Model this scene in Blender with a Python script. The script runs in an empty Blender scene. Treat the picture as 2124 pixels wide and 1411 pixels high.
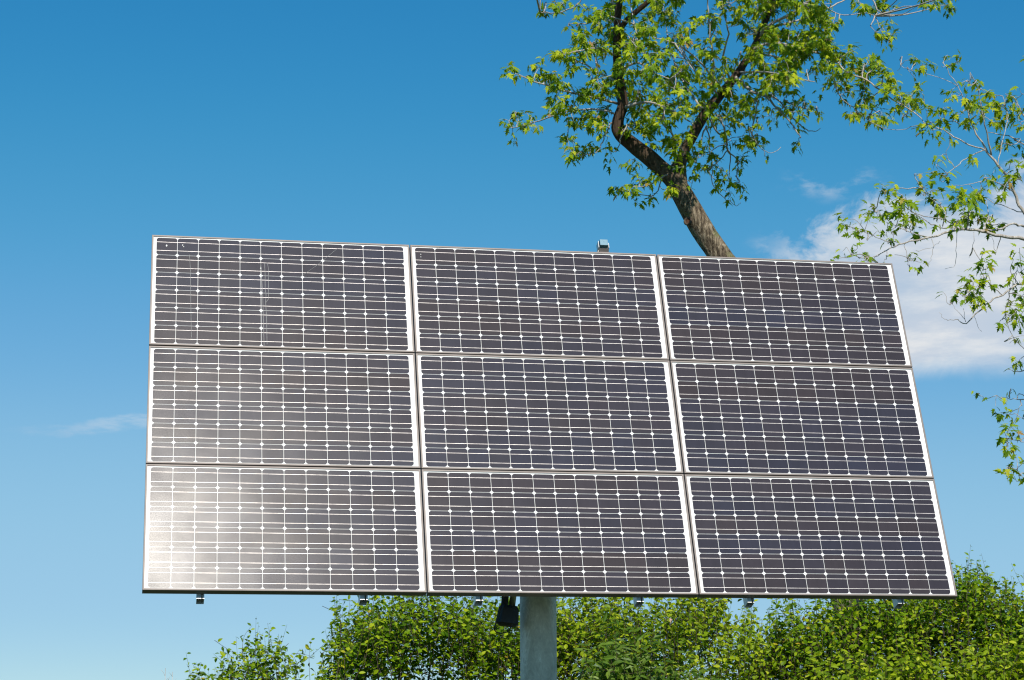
import bpy, math, random
import numpy as np
from mathutils import Matrix, Vector, noise as mnoise

random.seed(7)
rng = np.random.default_rng(11)
SC = bpy.context.scene
COL = SC.collection
R = math.radians

# ------------------------------------------------------------------ camera
PW, PH, F = 2124.0, 1411.0, 4218.86          # photograph size and focal length in its pixels
MCAM = np.array([[0.9999859581, 0.0052993875, 0.0],
                 [0.0010159645, -0.1917108832, -0.9814509183],
                 [-0.0052010887, 0.9814371369, -0.1917135752]])   # camera axes -> world
CAM = np.array([0.0, 0.0, 1.65])
cam = bpy.data.cameras.new('camera')
cam.sensor_width = 36.0
cam.lens = F / PW * 36.0
cam.clip_start = 0.1
cam.clip_end = 5000
camo = bpy.data.objects.new('camera', cam)
m4 = Matrix.Identity(4)
for i in range(3):
    for j in range(3):
        m4[i][j] = MCAM[i, j]
    m4[i][3] = CAM[i]
camo.matrix_world = m4
COL.objects.link(camo)
SC.camera = camo

# ------------------------------------------------------------------ sky, sun, exposure
SUN_EL, SUN_AZ = 45.1, 168.8                  # azimuth clockwise from +Y
w = bpy.data.worlds.new('World')
SC.world = w
w.use_nodes = True
nt = w.node_tree
nt.nodes.clear()
N = nt.nodes.new
L = nt.links.new
out = N('ShaderNodeOutputWorld')
bg = N('ShaderNodeBackground')
L(bg.outputs[0], out.inputs[0])
sky = N('ShaderNodeTexSky')
sky.sky_type = 'NISHITA'
sky.sun_disc = False
sky.sun_elevation = R(SUN_EL)
sky.sun_rotation = R(SUN_AZ)
sky.air_density, sky.dust_density, sky.ozone_density, sky.altitude = 0.7, 0.0, 8.0, 500
bg.inputs['Strength'].default_value = 0.1


def vmath(op, a=None, b=None, va=None, vb=None, tree=None):
    n = (tree or nt).nodes.new('ShaderNodeVectorMath')
    n.operation = op
    lk = (tree or nt).links.new
    if a is not None: lk(a, n.inputs[0])
    if b is not None: lk(b, n.inputs[1])
    if va is not None: n.inputs[0].default_value = va
    if vb is not None: n.inputs[1].default_value = vb
    return n.outputs[0]


def mth(op, a, b=None, c=None, tree=None, clamp=False):
    t = tree or nt
    n = t.nodes.new('ShaderNodeMath')
    n.operation = op
    n.use_clamp = clamp
    for k, v in enumerate((a, b, c)):
        if v is None: continue
        if isinstance(v, (int, float)): n.inputs[k].default_value = v
        else: t.links.new(v, n.inputs[k])
    return n.outputs[0]


def mrange(v, a, b, c=0.0, d=1.0, smooth=True, tree=None):
    t = tree or nt
    n = t.nodes.new('ShaderNodeMapRange')
    if smooth: n.interpolation_type = 'SMOOTHSTEP'
    t.links.new(v, n.inputs['Value'])
    for k, x in zip(('From Min', 'From Max', 'To Min', 'To Max'), (a, b, c, d)):
        n.inputs[k].default_value = x
    return n.outputs[0]


# film response of the saturated, polarised-looking blue, per channel
s01 = vmath('MULTIPLY', sky.outputs[0], vb=(0.1, 0.1, 0.1))
cv = N('ShaderNodeRGBCurve')
L(s01, cv.inputs['Color'])
pts = [[(0, 0), (.033, .010), (.071, .027), (.101, .069), (.136, .140), (.215, .270), (.39, .36), (1, .90)],
       [(0, 0), (.07, .12), (.151, .228), (.213, .325), (.285, .405), (.41, .525), (.66, .615), (1, .90)],
       [(0, 0), (.17, .30), (.352, .505), (.476, .605), (.60, .69), (.78, .755), (.97, .80), (1, .81)]]
for ch in range(3):
    c = cv.mapping.curves[ch]
    c.points[0].location = pts[ch][0]
    c.points[1].location = pts[ch][-1]
    for p in pts[ch][1:-1]:
        c.points.new(*p)
cv.mapping.extend = 'HORIZONTAL'
cv.mapping.update()

# clouds, placed by direction on the sky (azimuth / elevation in degrees)
tc = N('ShaderNodeTexCoord')
sep = N('ShaderNodeSeparateXYZ')
L(tc.outputs['Generated'], sep.inputs[0])
az = mth('MULTIPLY', mth('ARCTAN2', sep.outputs[0], sep.outputs[1]), 57.29578)
el = mth('MULTIPLY', mth('ARCSINE', sep.outputs[2]), 57.29578)
cmb = N('ShaderNodeCombineXYZ')
L(az, cmb.inputs[0]); L(el, cmb.inputs[1])


def cnoise(scale, sx, sy, detail, rough, off=0.0, dist=0.0):
    mp = N('ShaderNodeMapping')
    L(cmb.outputs[0], mp.inputs['Vector'])
    mp.inputs['Scale'].default_value = (sx, sy, 1)
    mp.inputs['Location'].default_value = (off, off * 1.7, off)
    n = N('ShaderNodeTexNoise')
    L(mp.outputs[0], n.inputs['Vector'])
    n.inputs['Scale'].default_value = scale
    n.inputs['Detail'].default_value = detail
    n.inputs['Roughness'].default_value = rough
    n.inputs['Distortion'].default_value = dist
    return n.outputs['Fac']


n1 = cnoise(.50, .75, 1.3, 9, .62, 3.1, .5)
n2 = cnoise(.22, .8, 1.6, 4, .5, 9.3)


def bump2(a0, wa, e0, we):
    """soft elliptical region of the sky"""
    da = mth('DIVIDE', mth('SUBTRACT', az, a0), wa)
    de = mth('DIVIDE', mth('SUBTRACT', el, e0), we)
    return mth('SQRT', mth('ADD', mth('MULTIPLY', da, da), mth('MULTIPLY', de, de)))


# main bank on the right: flat base near 9.9 deg, ragged top near 14.5 deg
wob = mth('MULTIPLY', mth('SUBTRACT', n1, .5), 2.6)
base = mrange(mth('ADD', el, mth('MULTIPLY', wob, .35)), 9.5, 10.4)
rag = mth('MULTIPLY', mth('SUBTRACT', n1, .5), 8.0)
topl = mth('ADD', mth('MULTIPLY', mth('SUBTRACT', az, 8.0), .22), 13.9)
top = mrange(mth('SUBTRACT', topl, mth('ADD', el, rag)), -.5, 1.1)
lft = mrange(mth('ADD', az, mth('MULTIPLY', rag, .9)), 6.5, 8.6)
rgt = mrange(az, 24.0, 34.0, 1.0, 0.0)
bank = mth('MULTIPLY', mth('MULTIPLY', base, top), mth('MULTIPLY', lft, rgt))
bank = mth('MULTIPLY', bank, mrange(n2, .25, .68, .66, 1.0))
# small detached wisps above it, and a thin streak low on the left
d1 = mrange(bump2(9.3, 2.0, 15.3, .75), .15, 1.0, 1.0, 0.0)
d3 = mrange(bump2(7.8, 1.3, 13.5, .8), .15, 1.0, 1.0, 0.0)
wis = mth('MULTIPLY', mth('ADD', d1, d3), mrange(cnoise(.9, .8, 1.8, 7, .62, 5.2), .46, .72, 0, .42))
tilt = mth('SUBTRACT', el, mth('MULTIPLY', mth('ADD', az, 11.0), .09))
de = mth('DIVIDE', mth('ADD', mth('SUBTRACT', tilt, 8.55), mth('MULTIPLY', mth('SUBTRACT', cnoise(.8, .5, 1, 5, .6, 1.3), .5), .9)), .27)
da = mth('DIVIDE', mth('ADD', az, 11.0), 3.4)
st = mrange(mth('ADD', mth('MULTIPLY', de, de), mth('MULTIPLY', da, da)), .1, 1.0, .27, 0.0)
st = mth('MULTIPLY', st, mrange(cnoise(1.5, .5, 2.2, 7, .62, 7.7), .36, .62, .12, 1.0))
mask = mth('MAXIMUM', mth('MAXIMUM', bank, wis), st, clamp=True)
ccol = N('ShaderNodeMix')
ccol.data_type = 'RGBA'
L(mrange(cnoise(.6, .5, 1.8, 8, .62, 12.0), .38, .64), ccol.inputs['Factor'])
ccol.inputs['A'].default_value = (.57, .64, .74, 1)
ccol.inputs['B'].default_value = (.80, .81, .82, 1)
mix = N('ShaderNodeMix')
mix.data_type = 'RGBA'
L(mth('MULTIPLY', mask, .97), mix.inputs['Factor'])
L(cv.outputs[0], mix.inputs['A'])
L(ccol.outputs['Result'], mix.inputs['B'])
L(vmath('MULTIPLY', mix.outputs['Result'], vb=(10, 10, 10)), bg.inputs['Color'])

sun = bpy.data.lights.new('sun', 'SUN')
sun.energy = 4.6
sun.angle = R(0.53)
sun.color = (1.0, .935, .835)
suno = bpy.data.objects.new('sun', sun)
sd = Vector((math.sin(R(SUN_AZ)) * math.cos(R(SUN_EL)), math.cos(R(SUN_AZ)) * math.cos(R(SUN_EL)), math.sin(R(SUN_EL))))
suno.rotation_euler = sd.to_track_quat('Z', 'Y').to_euler()
suno.location = (3, -15, 20)
COL.objects.link(suno)
SUNV = np.array(sd)

SC.view_settings.view_transform = 'Standard'
SC.view_settings.look = 'None'
SC.view_settings.exposure = 0.0
SC.view_settings.gamma = 1.0
SC.render.engine = 'CYCLES'
SC.cycles.filter_width = 1.2
SC.cycles.max_bounces = 8
SC.cycles.transparent_max_bounces = 8


# ------------------------------------------------------------------ helpers
def ray(x, y):
    return MCAM @ np.array([(x - PW / 2) / F, -(y - PH / 2) / F, -1.0])


def at(x, y, Y):
    """the point at world depth Y seen at photo pixel x, y"""
    d = ray(x, y)
    return CAM + d * (Y / d[1])


def tag(o, label=None, cat=None, group=None, kind=None):
    if label: o['label'] = label
    if cat: o['category'] = cat
    if group: o['group'] = group
    if kind: o['kind'] = kind
    return o


def empty(name, loc):
    o = bpy.data.objects.new(name, None)
    o.location = loc
    o.empty_display_size = .2
    COL.objects.link(o)
    return o


class MB:
    """collects shapes, then links them as ONE mesh object"""
    def __init__(s):
        s.v, s.f, s.m, s.sm = [], [], [], []

    def add(s, verts, faces, mat=0, smooth=False):
        b = len(s.v)
        s.v += [tuple(map(float, q)) for q in verts]
        s.f += [tuple(b + i for i in q) for q in faces]
        s.m += [mat] * len(faces)
        s.sm += [smooth] * len(faces)

    def box(s, lo, hi, mat=0, M=None, taper=None):
        x0, y0, z0 = lo
        x1, y1, z1 = hi
        v = [Vector(p) for p in ((x0, y0, z0), (x1, y0, z0), (x1, y1, z0), (x0, y1, z0),
                                 (x0, y0, z1), (x1, y0, z1), (x1, y1, z1), (x0, y1, z1))]
        if M is not None: v = [M @ q for q in v]
        s.add(v, [(0, 3, 2, 1), (4, 5, 6, 7), (0, 1, 5, 4), (1, 2, 6, 5), (2, 3, 7, 6), (3, 0, 4, 7)], mat)

    def tube(s, pts, rad, n=8, mat=0, smooth=True, cap=True, bark=0.0, seed=0.0):
        pts = [np.asarray(p, float) for p in pts]
        k = len(pts)
        if not hasattr(rad, '__len__'): rad = [rad] * k
        T = []
        for i in range(k):
            t = pts[min(i + 1, k - 1)] - pts[max(i - 1, 0)]
            T.append(t / (np.linalg.norm(t) + 1e-12))
        ref = np.array([0, 0, 1.0]) if abs(T[0][2]) < .9 else np.array([1.0, 0, 0])
        a = np.cross(T[0], ref); a /= np.linalg.norm(a)
        verts = []
        for i in range(k):
            a = a - T[i] * (a @ T[i]); a /= (np.linalg.norm(a) + 1e-12)
            b = np.cross(T[i], a)
            for j in range(n):
                th = 2 * math.pi * j / n
                d = a * math.cos(th) + b * math.sin(th)
                r = rad[i]
                if bark:
                    q = Vector(pts[i] * 2.2 + d * 1.6 + seed)
                    r *= 1 + bark * (mnoise.noise(q) + .5 * mnoise.noise(Vector(pts[i] * 5 + d * 5 + seed)))
                verts.append(pts[i] + d * r)
        faces = []
        for i in range(k - 1):
            for j in range(n):
                j2 = (j + 1) % n
                faces.append((i * n + j, i * n + j2, (i + 1) * n + j2, (i + 1) * n + j))
        if cap:
            faces.append(tuple(range(n))[::-1])
            faces.append(tuple((k - 1) * n + j for j in range(n)))
        s.add(verts, faces, mat, smooth)

    def build(s, name, mats, parent=None, matrix=None):
        me = bpy.data.meshes.new(name)
        me.from_pydata(s.v, [], s.f)
        for mt in (mats if isinstance(mats, (list, tuple)) else [mats]):
            me.materials.append(mt)
        me.polygons.foreach_set('material_index', s.m)
        me.polygons.foreach_set('use_smooth', s.sm)
        me.update()
        o = bpy.data.objects.new(name, me)
        COL.objects.link(o)
        if parent is not None: o.parent = parent
        if matrix is not None: o.matrix_local = matrix
        return o


def np_mesh(name, V, tris, mat, parent=None, smooth=False):
    """fast triangle mesh"""
    me = bpy.data.meshes.new(name)
    V = np.ascontiguousarray(V, np.float32).reshape(-1, 3)
    T = np.ascontiguousarray(tris, np.int32).reshape(-1, 3)
    me.vertices.add(len(V)); me.vertices.foreach_set('co', V.ravel())
    me.loops.add(T.size); me.loops.foreach_set('vertex_index', T.ravel())
    me.polygons.add(len(T))
    me.polygons.foreach_set('loop_start', np.arange(0, T.size, 3, dtype=np.int32))
    me.polygons.foreach_set('use_smooth', np.full(len(T), smooth))
    me.materials.append(mat)
    me.update(calc_edges=True)
    me.validate()
    o = bpy.data.objects.new(name, me)
    COL.objects.link(o)
    if parent is not None: o.parent = parent
    return o


def unit(a):
    return a / (np.linalg.norm(a, axis=-1, keepdims=True) + 1e-9)


def leaves(tmpl, tris, pos, tip, nrm, size, width, curl):
    """place a leaf template: x across, y along the leaf, z out of its face"""
    tip = unit(tip)
    nrm = unit(nrm - tip * np.sum(nrm * tip, 1, keepdims=True))
    side = np.cross(tip, nrm)
    t = np.asarray(tmpl, float)
    n = len(pos)
    x = t[None, :, 0] * (size * width)[:, None]
    y = t[None, :, 1] * size[:, None]
    z = (-curl[:, None] * t[None, :, 1] ** 2 + t[None, :, 2]) * size[:, None]
    V = pos[:, None, :] + side[:, None, :] * x[..., None] + tip[:, None, :] * y[..., None] + nrm[:, None, :] * z[..., None]
    T = np.asarray(tris)[None] + (np.arange(n) * len(t))[:, None, None]
    return V.reshape(-1, 3), T.reshape(-1, 3)


# ------------------------------------------------------------------ materials
def mat(name):
    m = bpy.data.materials.new(name)
    m.use_nodes = True
    return m, m.node_tree, m.node_tree.nodes['Principled BSDF']


def noise_tex(t, scale, detail=4, rough=.55, coord='Object', sc=(1, 1, 1), dist=0.0):
    tcn = t.nodes.new('ShaderNodeTexCoord')
    mp = t.nodes.new('ShaderNodeMapping')
    mp.inputs['Scale'].default_value = sc
    t.links.new(tcn.outputs[coord], mp.inputs['Vector'])
    n = t.nodes.new('ShaderNodeTexNoise')
    t.links.new(mp.outputs[0], n.inputs['Vector'])
    n.inputs['Scale'].default_value = scale
    n.inputs['Detail'].default_value = detail
    n.inputs['Roughness'].default_value = rough
    n.inputs['Distortion'].default_value = dist
    return n.outputs['Fac']


def ramp(t, fac, stops):
    r = t.nodes.new('ShaderNodeValToRGB')
    t.links.new(fac, r.inputs['Fac'])
    e = r.color_ramp.elements
    while len(e) < len(stops): e.new(.5)
    for k, (p, c) in enumerate(stops):
        e[k].position = p
        e[k].color = (*c, 1)
    return r.outputs['Color']


def bump(t, h, strength, dist=.01):
    b = t.nodes.new('ShaderNodeBump')
    b.inputs['Strength'].default_value = strength
    b.inputs['Distance'].default_value = dist
    t.links.new(h, b.inputs['Height'])
    return b.outputs['Normal']


def metal(name, col, rough, metallic=.8, var=.15, scale=30):
    m, t, p = mat(name)
    f = noise_tex(t, scale)
    c0 = tuple(x * (1 - var) for x in col)
    c1 = tuple(min(1, x * (1 + var)) for x in col)
    t.links.new(ramp(t, f, [(.3, c0), (.7, c1)]), p.inputs['Base Color'])
    p.inputs['Metallic'].default_value = metallic
    p.inputs['Roughness'].default_value = rough
    return m


GLASS_R = 0.198


def glassy(t, p, w=1.0):
    """textured low-iron cover glass: a coat whose strength sparkles at millimetre scale"""
    f = noise_tex(t, 230, 2, .7)
    mul = mrange(f,   .28, .74, .06 * w, .15 * w, tree=t)
    big = noise_tex(t, 3.2, 4, .55)
    t.links.new(mth('MULTIPLY', mul, mrange(big, .3, .7, .8, 1.2, tree=t), tree=t), p.inputs['Coat Weight'])
    p.inputs['Coat Roughness'].default_value = GLASS_R
    p.inputs['Coat IOR'].default_value = 1.42


def cell_material():
    m, t, p = mat('silicon_cell')
    a = t.nodes.new('ShaderNodeAttribute')
    a.attribute_name = 'tint'
    f = noise_tex(t, 9, 5, .6)
    f2 = noise_tex(t, 260, 2, .6)
    f3 = noise_tex(t, 3.0, 5, .65, sc=(7, .5, 1))
    f = mth('ADD', mth('MULTIPLY', f, .45, tree=t), mth('MULTIPLY', f3, .55, tree=t), tree=t)
    mx = t.nodes.new('ShaderNodeMix'); mx.data_type = 'RGBA'
    mx.blend_type = 'MULTIPLY'
    mx.inputs['Factor'].default_value = 1.0
    t.links.new(a.outputs['Color'], mx.inputs['A'])
    t.links.new(ramp(t, mth('ADD', mth('MULTIPLY', f, .7, tree=t), mth('MULTIPLY', f2, .3, tree=t), tree=t),
                     [(.3, (.72, .72, .75)), (.7, (1.22, 1.20, 1.16))]), mx.inputs['B'])
    t.links.new(mx.outputs['Result'], p.inputs['Base Color'])
    p.inputs['Roughness'].default_value = .55
    p.inputs['Specular IOR Level'].default_value = .12
    glassy(t, p)
    return m


def backsheet_material():
    m, t, p = mat('white_backsheet')
    p.inputs['Base Color'].default_value = (.86, .86, .84, 1)
    p.inputs['Roughness'].default_value = .6
    glassy(t, p, .6)
    return m


def ribbon_material():
    m, t, p = mat('tinned_ribbon')
    f = noise_tex(t, 42, 3, .6, sc=(1, .2, 1))
    t.links.new(ramp(t, f, [(.30, (.66, .62, .61)), (.62, (.86, .81, .79))]), p.inputs['Base Color'])
    p.inputs['Metallic'].default_value = .35
    p.inputs['Roughness'].default_value = .46
    t.links.new(bump(t, f, .12, .004), p.inputs['Normal'])
    glassy(t, p, .7)
    return m


def leaf_material(name, stops, transl, trans_w=.25, gloss=.35, rough=.42):
    m = bpy.data.materials.new(name)
    m.use_nodes = True
    t = m.node_tree
    t.nodes.clear()
    o = t.nodes.new('ShaderNodeOutputMaterial')
    g = t.nodes.new('ShaderNodeNewGeometry')
    col = ramp(t, g.outputs['Random Per Island'], stops)
    p = t.nodes.new('ShaderNodeBsdfPrincipled')
    t.links.new(col, p.inputs['Base Color'])
    p.inputs['Roughness'].default_value = rough
    p.inputs['Specular IOR Level'].default_value = gloss
    tr = t.nodes.new('ShaderNodeBsdfTranslucent')
    mx = t.nodes.new('ShaderNodeMix'); mx.data_type = 'RGBA'; mx.blend_type = 'MULTIPLY'
    mx.inputs['Factor'].default_value = 1
    t.links.new(col, mx.inputs['A'])
    mx.inputs['B'].default_value = (*transl, 1)
    t.links.new(mx.outputs['Result'], tr.inputs['Color'])
    ms = t.nodes.new('ShaderNodeMixShader')
    ms.inputs[0].default_value = trans_w
    t.links.new(p.outputs[0], ms.inputs[1])
    t.links.new(tr.outputs[0], ms.inputs[2])
    t.links.new(ms.outputs[0], o.inputs[0])
    return m


def bark_material(name, dark, mid, light, lichen=None, scale=14, bmp=.9, young=None):
    m, t, p = mat(name)
    f = noise_tex(t, scale, 8, .68, sc=(1.6, 1.6, .45), dist=.6)
    col = ramp(t, f, [(.36, dark), (.50, mid), (.64, light)])
    if lichen:
        l = noise_tex(t, 5.5, 6, .65)
        mx = t.nodes.new('ShaderNodeMix'); mx.data_type = 'RGBA'
        t.links.new(mrange(l, .52, .66, 0, .7, tree=t), mx.inputs['Factor'])
        t.links.new(col, mx.inputs['A'])
        mx.inputs['B'].default_value = (*lichen, 1)
        col = mx.outputs['Result']
    if young:                                  # limbs above the fork: brown bark with the crown's leaf shade painted in
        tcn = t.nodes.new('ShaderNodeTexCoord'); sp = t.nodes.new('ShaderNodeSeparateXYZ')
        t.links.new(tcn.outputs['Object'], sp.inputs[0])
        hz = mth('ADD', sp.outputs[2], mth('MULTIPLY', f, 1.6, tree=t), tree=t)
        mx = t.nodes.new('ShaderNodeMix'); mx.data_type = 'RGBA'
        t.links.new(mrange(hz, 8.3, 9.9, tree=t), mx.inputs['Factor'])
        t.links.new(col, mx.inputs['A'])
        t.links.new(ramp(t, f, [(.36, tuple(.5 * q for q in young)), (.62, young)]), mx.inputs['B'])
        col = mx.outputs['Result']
    t.links.new(col, p.inputs['Base Color'])
    p.inputs['Roughness'].default_value = .9
    p.inputs['Specular IOR Level'].default_value = .15
    t.links.new(bump(t, f, bmp, .035), p.inputs['Normal'])
    return m


def galvanised_material():
    m, t, p = mat('galvanised_steel')
    f = noise_tex(t, 6, 6, .6, sc=(1, 1, .6), dist=.8)
    fib = noise_tex(t, 17, 6, .72, sc=(1.3, 1.3, .8), dist=2.2)
    s = mth('ADD', mth('MULTIPLY', f, .5, tree=t), mth('MULTIPLY', fib, .5, tree=t), tree=t)
    t.links.new(ramp(t, s, [(.36, (.42, .385, .30)), (.50, (.60, .56, .45)), (.62, (.88, .84, .72))]), p.inputs['Base Color'])
    p.inputs['Metallic'].default_value = .15
    t.links.new(mrange(fib, .3, .7, .42, .68, tree=t), p.inputs['Roughness'])
    t.links.new(bump(t, fib, .15, .004), p.inputs['Normal'])
    return m


M_CELL, M_BACK, M_RIB = cell_material(), backsheet_material(), ribbon_material()
M_FRAME = metal('bronze_anodised_frame', (.20, .172, .158), .55, .25, .10, 12)
M_RAIL = metal('mill_aluminium', (.62, .62, .60), .42, .45, .08, 60)
M_STEEL = galvanised_material()
M_BLACK = metal('black_plastic', (.012, .012, .013), .45, 0.0, .2, 20)
M_BLUE = metal('blue_grey_paint', (.15, .31, .39), .5, 0.0, .06, 90)
M_WHITE = metal('white_plastic', (.80, .79, .76), .5, 0.0, .03, 60)
M_CHROME = metal('zinc_tube', (.62, .60, .42), .35, .7, .1, 20)
M_DIRT = metal('dried_dirt', (.34, .34, .33), .9, 0.0, .2, 80)
M_BIRD = metal('dried_droppings', (.75, .74, .70), .9, 0.0, .1, 80)
M_BARK = bark_material('maple_bark', (.035, .025, .018), (.20, .155, .105), (.50, .41, .29), (.22, .23, .10), 20, 1.0, (.105, .070, .048))  # last tone: limb brown, darkened to carry the shade of the leaves
M_TWIG = bark_material('twig_bark', (.26, .23, .20), (.42, .38, .34), (.62, .58, .53), None, 30, .08)
M_STEM = bark_material('shrub_bark', (.03, .022, .016), (.085, .062, .046), (.16, .12, .09), None, 30, .1)
M_HEART = metal('bare_wood', (.07, .028, .014), .9, 0, .4, 40)
M_MAPLE = leaf_material('maple_leaf', [(0, (.085, .185, .004)), (.35, (.185, .31, .005)), (.7, (.32, .43, .006)), (.97, (.50, .54, .015)), (1, (.40, .25, .08))],
                        (1.5, 1.45, .6), .30, .22, .5)
M_SHRUB = leaf_material('shrub_leaf', [(0, (.045, .115, .002)), (.4, (.125, .24, .003)), (.75, (.235, .35, .004)), (.985, (.38, .46, .015)), (1, (.48, .34, .03))],
                        (1.5, 1.45, .5), .27, .16, .45)
M_SHRUB_PALE = leaf_material('pale_shrub_leaf', [(0, (.085, .165, .005)), (.4, (.195, .295, .006)), (.8, (.32, .42, .010)), (1, (.48, .54, .03))],
                             (1.5, 1.45, .5), .30, .16, .45)
M_NARROW = leaf_material('narrow_leaf', [(0, (.06, .14, .014)), (.5, (.12, .22, .018)), (1, (.20, .30, .03))],
                         (1.5, 1.5, .8), .33, .4, .45)

# ------------------------------------------------------------------ ground
m, t, p = mat('meadow_grass')
f = noise_tex(t, .6, 8, .65)
t.links.new(ramp(t, f, [(.3, (.035, .055, .014)), (.55, (.06, .085, .02)), (.75, (.10, .10, .035))]), p.inputs['Base Color'])
p.inputs['Roughness'].default_value = 1
t.links.new(bump(t, noise_tex(t, 40, 4, .7), .8, .05), p.inputs['Normal'])
g = MB()
K = 24
for i in range(K + 1):
    for j in range(K + 1):
        x, y = -600 + 1200 * i / K, -600 + 1200 * j / K
        g.v.append((x, y, 0.0))
for i in range(K):
    for j in range(K):
        g.f.append((i * (K + 1) + j, (i + 1) * (K + 1) + j, (i + 1) * (K + 1) + j + 1, i * (K + 1) + j + 1))
        g.m.append(0); g.sm.append(False)
tag(g.build('ground', m), kind='structure')

# ------------------------------------------------------------------ solar tracker
AC = np.array([0.2197369569, 12.0759780028, 3.5622773846])     # centre of the array's face
AU = np.array([0.9829733676, 0.1837480845, 0.0])
AV = np.array([-0.0634338792, 0.3393440209, 0.9385210592])
AN = np.array([0.1724514468, -0.9225412061, 0.3452219888])
A4 = Matrix(((AU[0], AV[0], AN[0], AC[0]), (AU[1], AV[1], AN[1], AC[1]), (AU[2], AV[2], AN[2], AC[2]), (0, 0, 0, 1)))
MW, MH, GAP, DEP = 1.5795, .7815, .0065, .050
POLE = np.array([.148, 12.27, 0.0])
tracker = tag(empty('solar_tracker', POLE), 'pole-mounted solar array of nine dark framed modules tilted back on a grey steel post', 'solar array')
TR = Matrix.Translation(-Vector(POLE))
ALOC = TR @ A4                                                  # array frame in the tracker's own space


def face_uv(x, y):
    """array-plane coordinates seen at a photo pixel"""
    d = ray(x, y)
    s = ((AC - CAM) @ AN) / (d @ AN)
    q = CAM + d * s - AC
    return q @ AU, q @ AV


def make_frame_mesh():
    b = MB()
    hw, hh, lip, z0 = MW / 2, MH / 2, .0105, -DEP
    # four mitred bars: front lip at z 0, outer wall, small inner step above the glass
    o = [(-hw, -hh), (hw, -hh), (hw, hh), (-hw, hh)]
    i_ = [(-hw + lip, -hh + lip), (hw - lip, -hh + lip), (hw - lip, hh - lip), (-hw + lip, hh - lip)]
    bv = .0014
    oo = [(-hw + bv, -hh + bv), (hw - bv, -hh + bv), (hw - bv, hh - bv), (-hw + bv, hh - bv)]
    i2 = [(-hw + .028, -hh + .028), (hw - .028, -hh + .028), (hw - .028, hh - .028), (-hw + .028, hh - .028)]
    rings = [(o, z0), (o, -bv), (oo, 0.0), (i_, 0.0), (i_, -.0055)]
    v = []
    for rr, z in rings:
        v += [(x, y, z) for x, y in rr]
    v += [(x, y, z0) for x, y in i2]
    f = []
    for k in range(len(rings) - 1):
        for j in range(4):
            j2 = (j + 1) % 4
            f.append((k * 4 + j, k * 4 + j2, (k + 1) * 4 + j2, (k + 1) * 4 + j))
    for j in range(4):
        j2 = (j + 1) % 4
        f.append((j2, j, 20 + j, 20 + j2))
    b.add(v, f)
    return b


PITCH, CELL, CH = .1262, .1239, .0116
PV = .1252


def make_cells(seed):
    """cells and their tinned ribbons, laid just proud of the white backsheet"""
    r = random.Random(seed)
    V, Fc, Mi, Cc = [], [], [], []
    x0 = -6 * PITCH - .0045
    y0 = -3 * PV - .0015
    z = -.0042
    h = CELL / 2
    hv = PV / 2 - .00115
    for row in range(6):
        cool = r.uniform(.12, .88)
        for c in range(12):
            cx, cy = x0 + (c + .5) * PITCH, y0 + (row + .5) * PV
            k = min(1, max(0, cool + r.uniform(-.22, .22)))
            br = r.uniform(.90, 1.12) * .54
            warm, cold = (.064, .051, .064), (.041, .047, .088)
            col = tuple(br * (a * (1 - k) + q * k) for a, q in zip(warm, cold))
            q = []
            for sx, sy in ((1, 1), (-1, 1), (-1, -1), (1, -1)):
                e = [(sx * h, sy * (hv - CH)), (sx * (h - CH * .42), sy * (hv - CH * .42)), (sx * (h - CH), sy * hv)]
                if sx * sy < 0: e = e[::-1]
                q += e
            b = len(V)
            V += [(cx + a, cy + d, z) for a, d in q]
            Fc.append(tuple(range(b, b + 12))); Mi.append(0); Cc.append(col)
        for fr in (.255, .745):
            cy = y0 + (row + fr) * PV
            yy = cy
            # a ribbon per cell so that each one wanders a hair, as hand-laid ribbon does
            for c in range(12):
                xa, xb = x0 + c * PITCH + .0012, x0 + (c + 1) * PITCH - .0004
                dy = r.uniform(-.0002, .0002)
                b = len(V)
                wv = .00082
                n = 4
                for s in range(n + 1):
                    xx = xa + (xb - xa) * s / n
                    wj = wv * r.uniform(.8, 1.2)
                    V += [(xx, yy + dy - wj, z + .0006), (xx, yy + dy + wj, z + .0006)]
                for s in range(n):
                    Fc.append((b + 2 * s, b + 2 * s + 2, b + 2 * s + 3, b + 2 * s + 1)); Mi.append(1); Cc.append((.5, .5, .5))
    me = bpy.data.meshes.new('cell_grid')
    me.from_pydata(V, [], Fc)
    me.materials.append(M_CELL); me.materials.append(M_RIB)
    me.polygons.foreach_set('material_index', Mi)
    at_ = me.attributes.new('tint', 'FLOAT_COLOR', 'FACE')
    at_.data.foreach_set('color', [x for c in Cc for x in (*c, 1)])
    me.update()
    o = bpy.data.objects.new('cell_grid', me)
    COL.objects.link(o)
    return o


lam = MB()
lam.box((-MW / 2 + .009, -MH / 2 + .009, -.0095), (MW / 2 - .009, MH / 2 - .009, -.0048))
fr_me = None
modules = {}
for r_ in range(3):
    for c_ in range(3):
        cx = (c_ - 1) * (MW + GAP)
        cy = (1 - r_) * (MH + GAP)
        jit = Matrix.Translation((0, 0, random.uniform(-.0012, .0012)))
        mx = ALOC @ Matrix.Translation((cx, cy, 0)) @ jit @ Matrix.Rotation(R(random.uniform(-.18, .18)), 4, 'X') @ Matrix.Rotation(R(random.uniform(-.10, .10)), 4, 'Y')
        if not modules:
            mod = lam.build('solar_module', M_BACK, tracker, mx)
            frm = make_frame_mesh().build('frame', M_FRAME, mod)
        else:
            src = modules[(0, 0)]
            mod = src.copy(); COL.objects.link(mod)
            mod.parent = tracker; mod.matrix_local = mx
            f2 = frm.copy(); COL.objects.link(f2); f2.parent = mod
        cg = make_cells(100 + r_ * 3 + c_)
        cg.parent = mod
        modules[(r_, c_)] = mod

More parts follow.
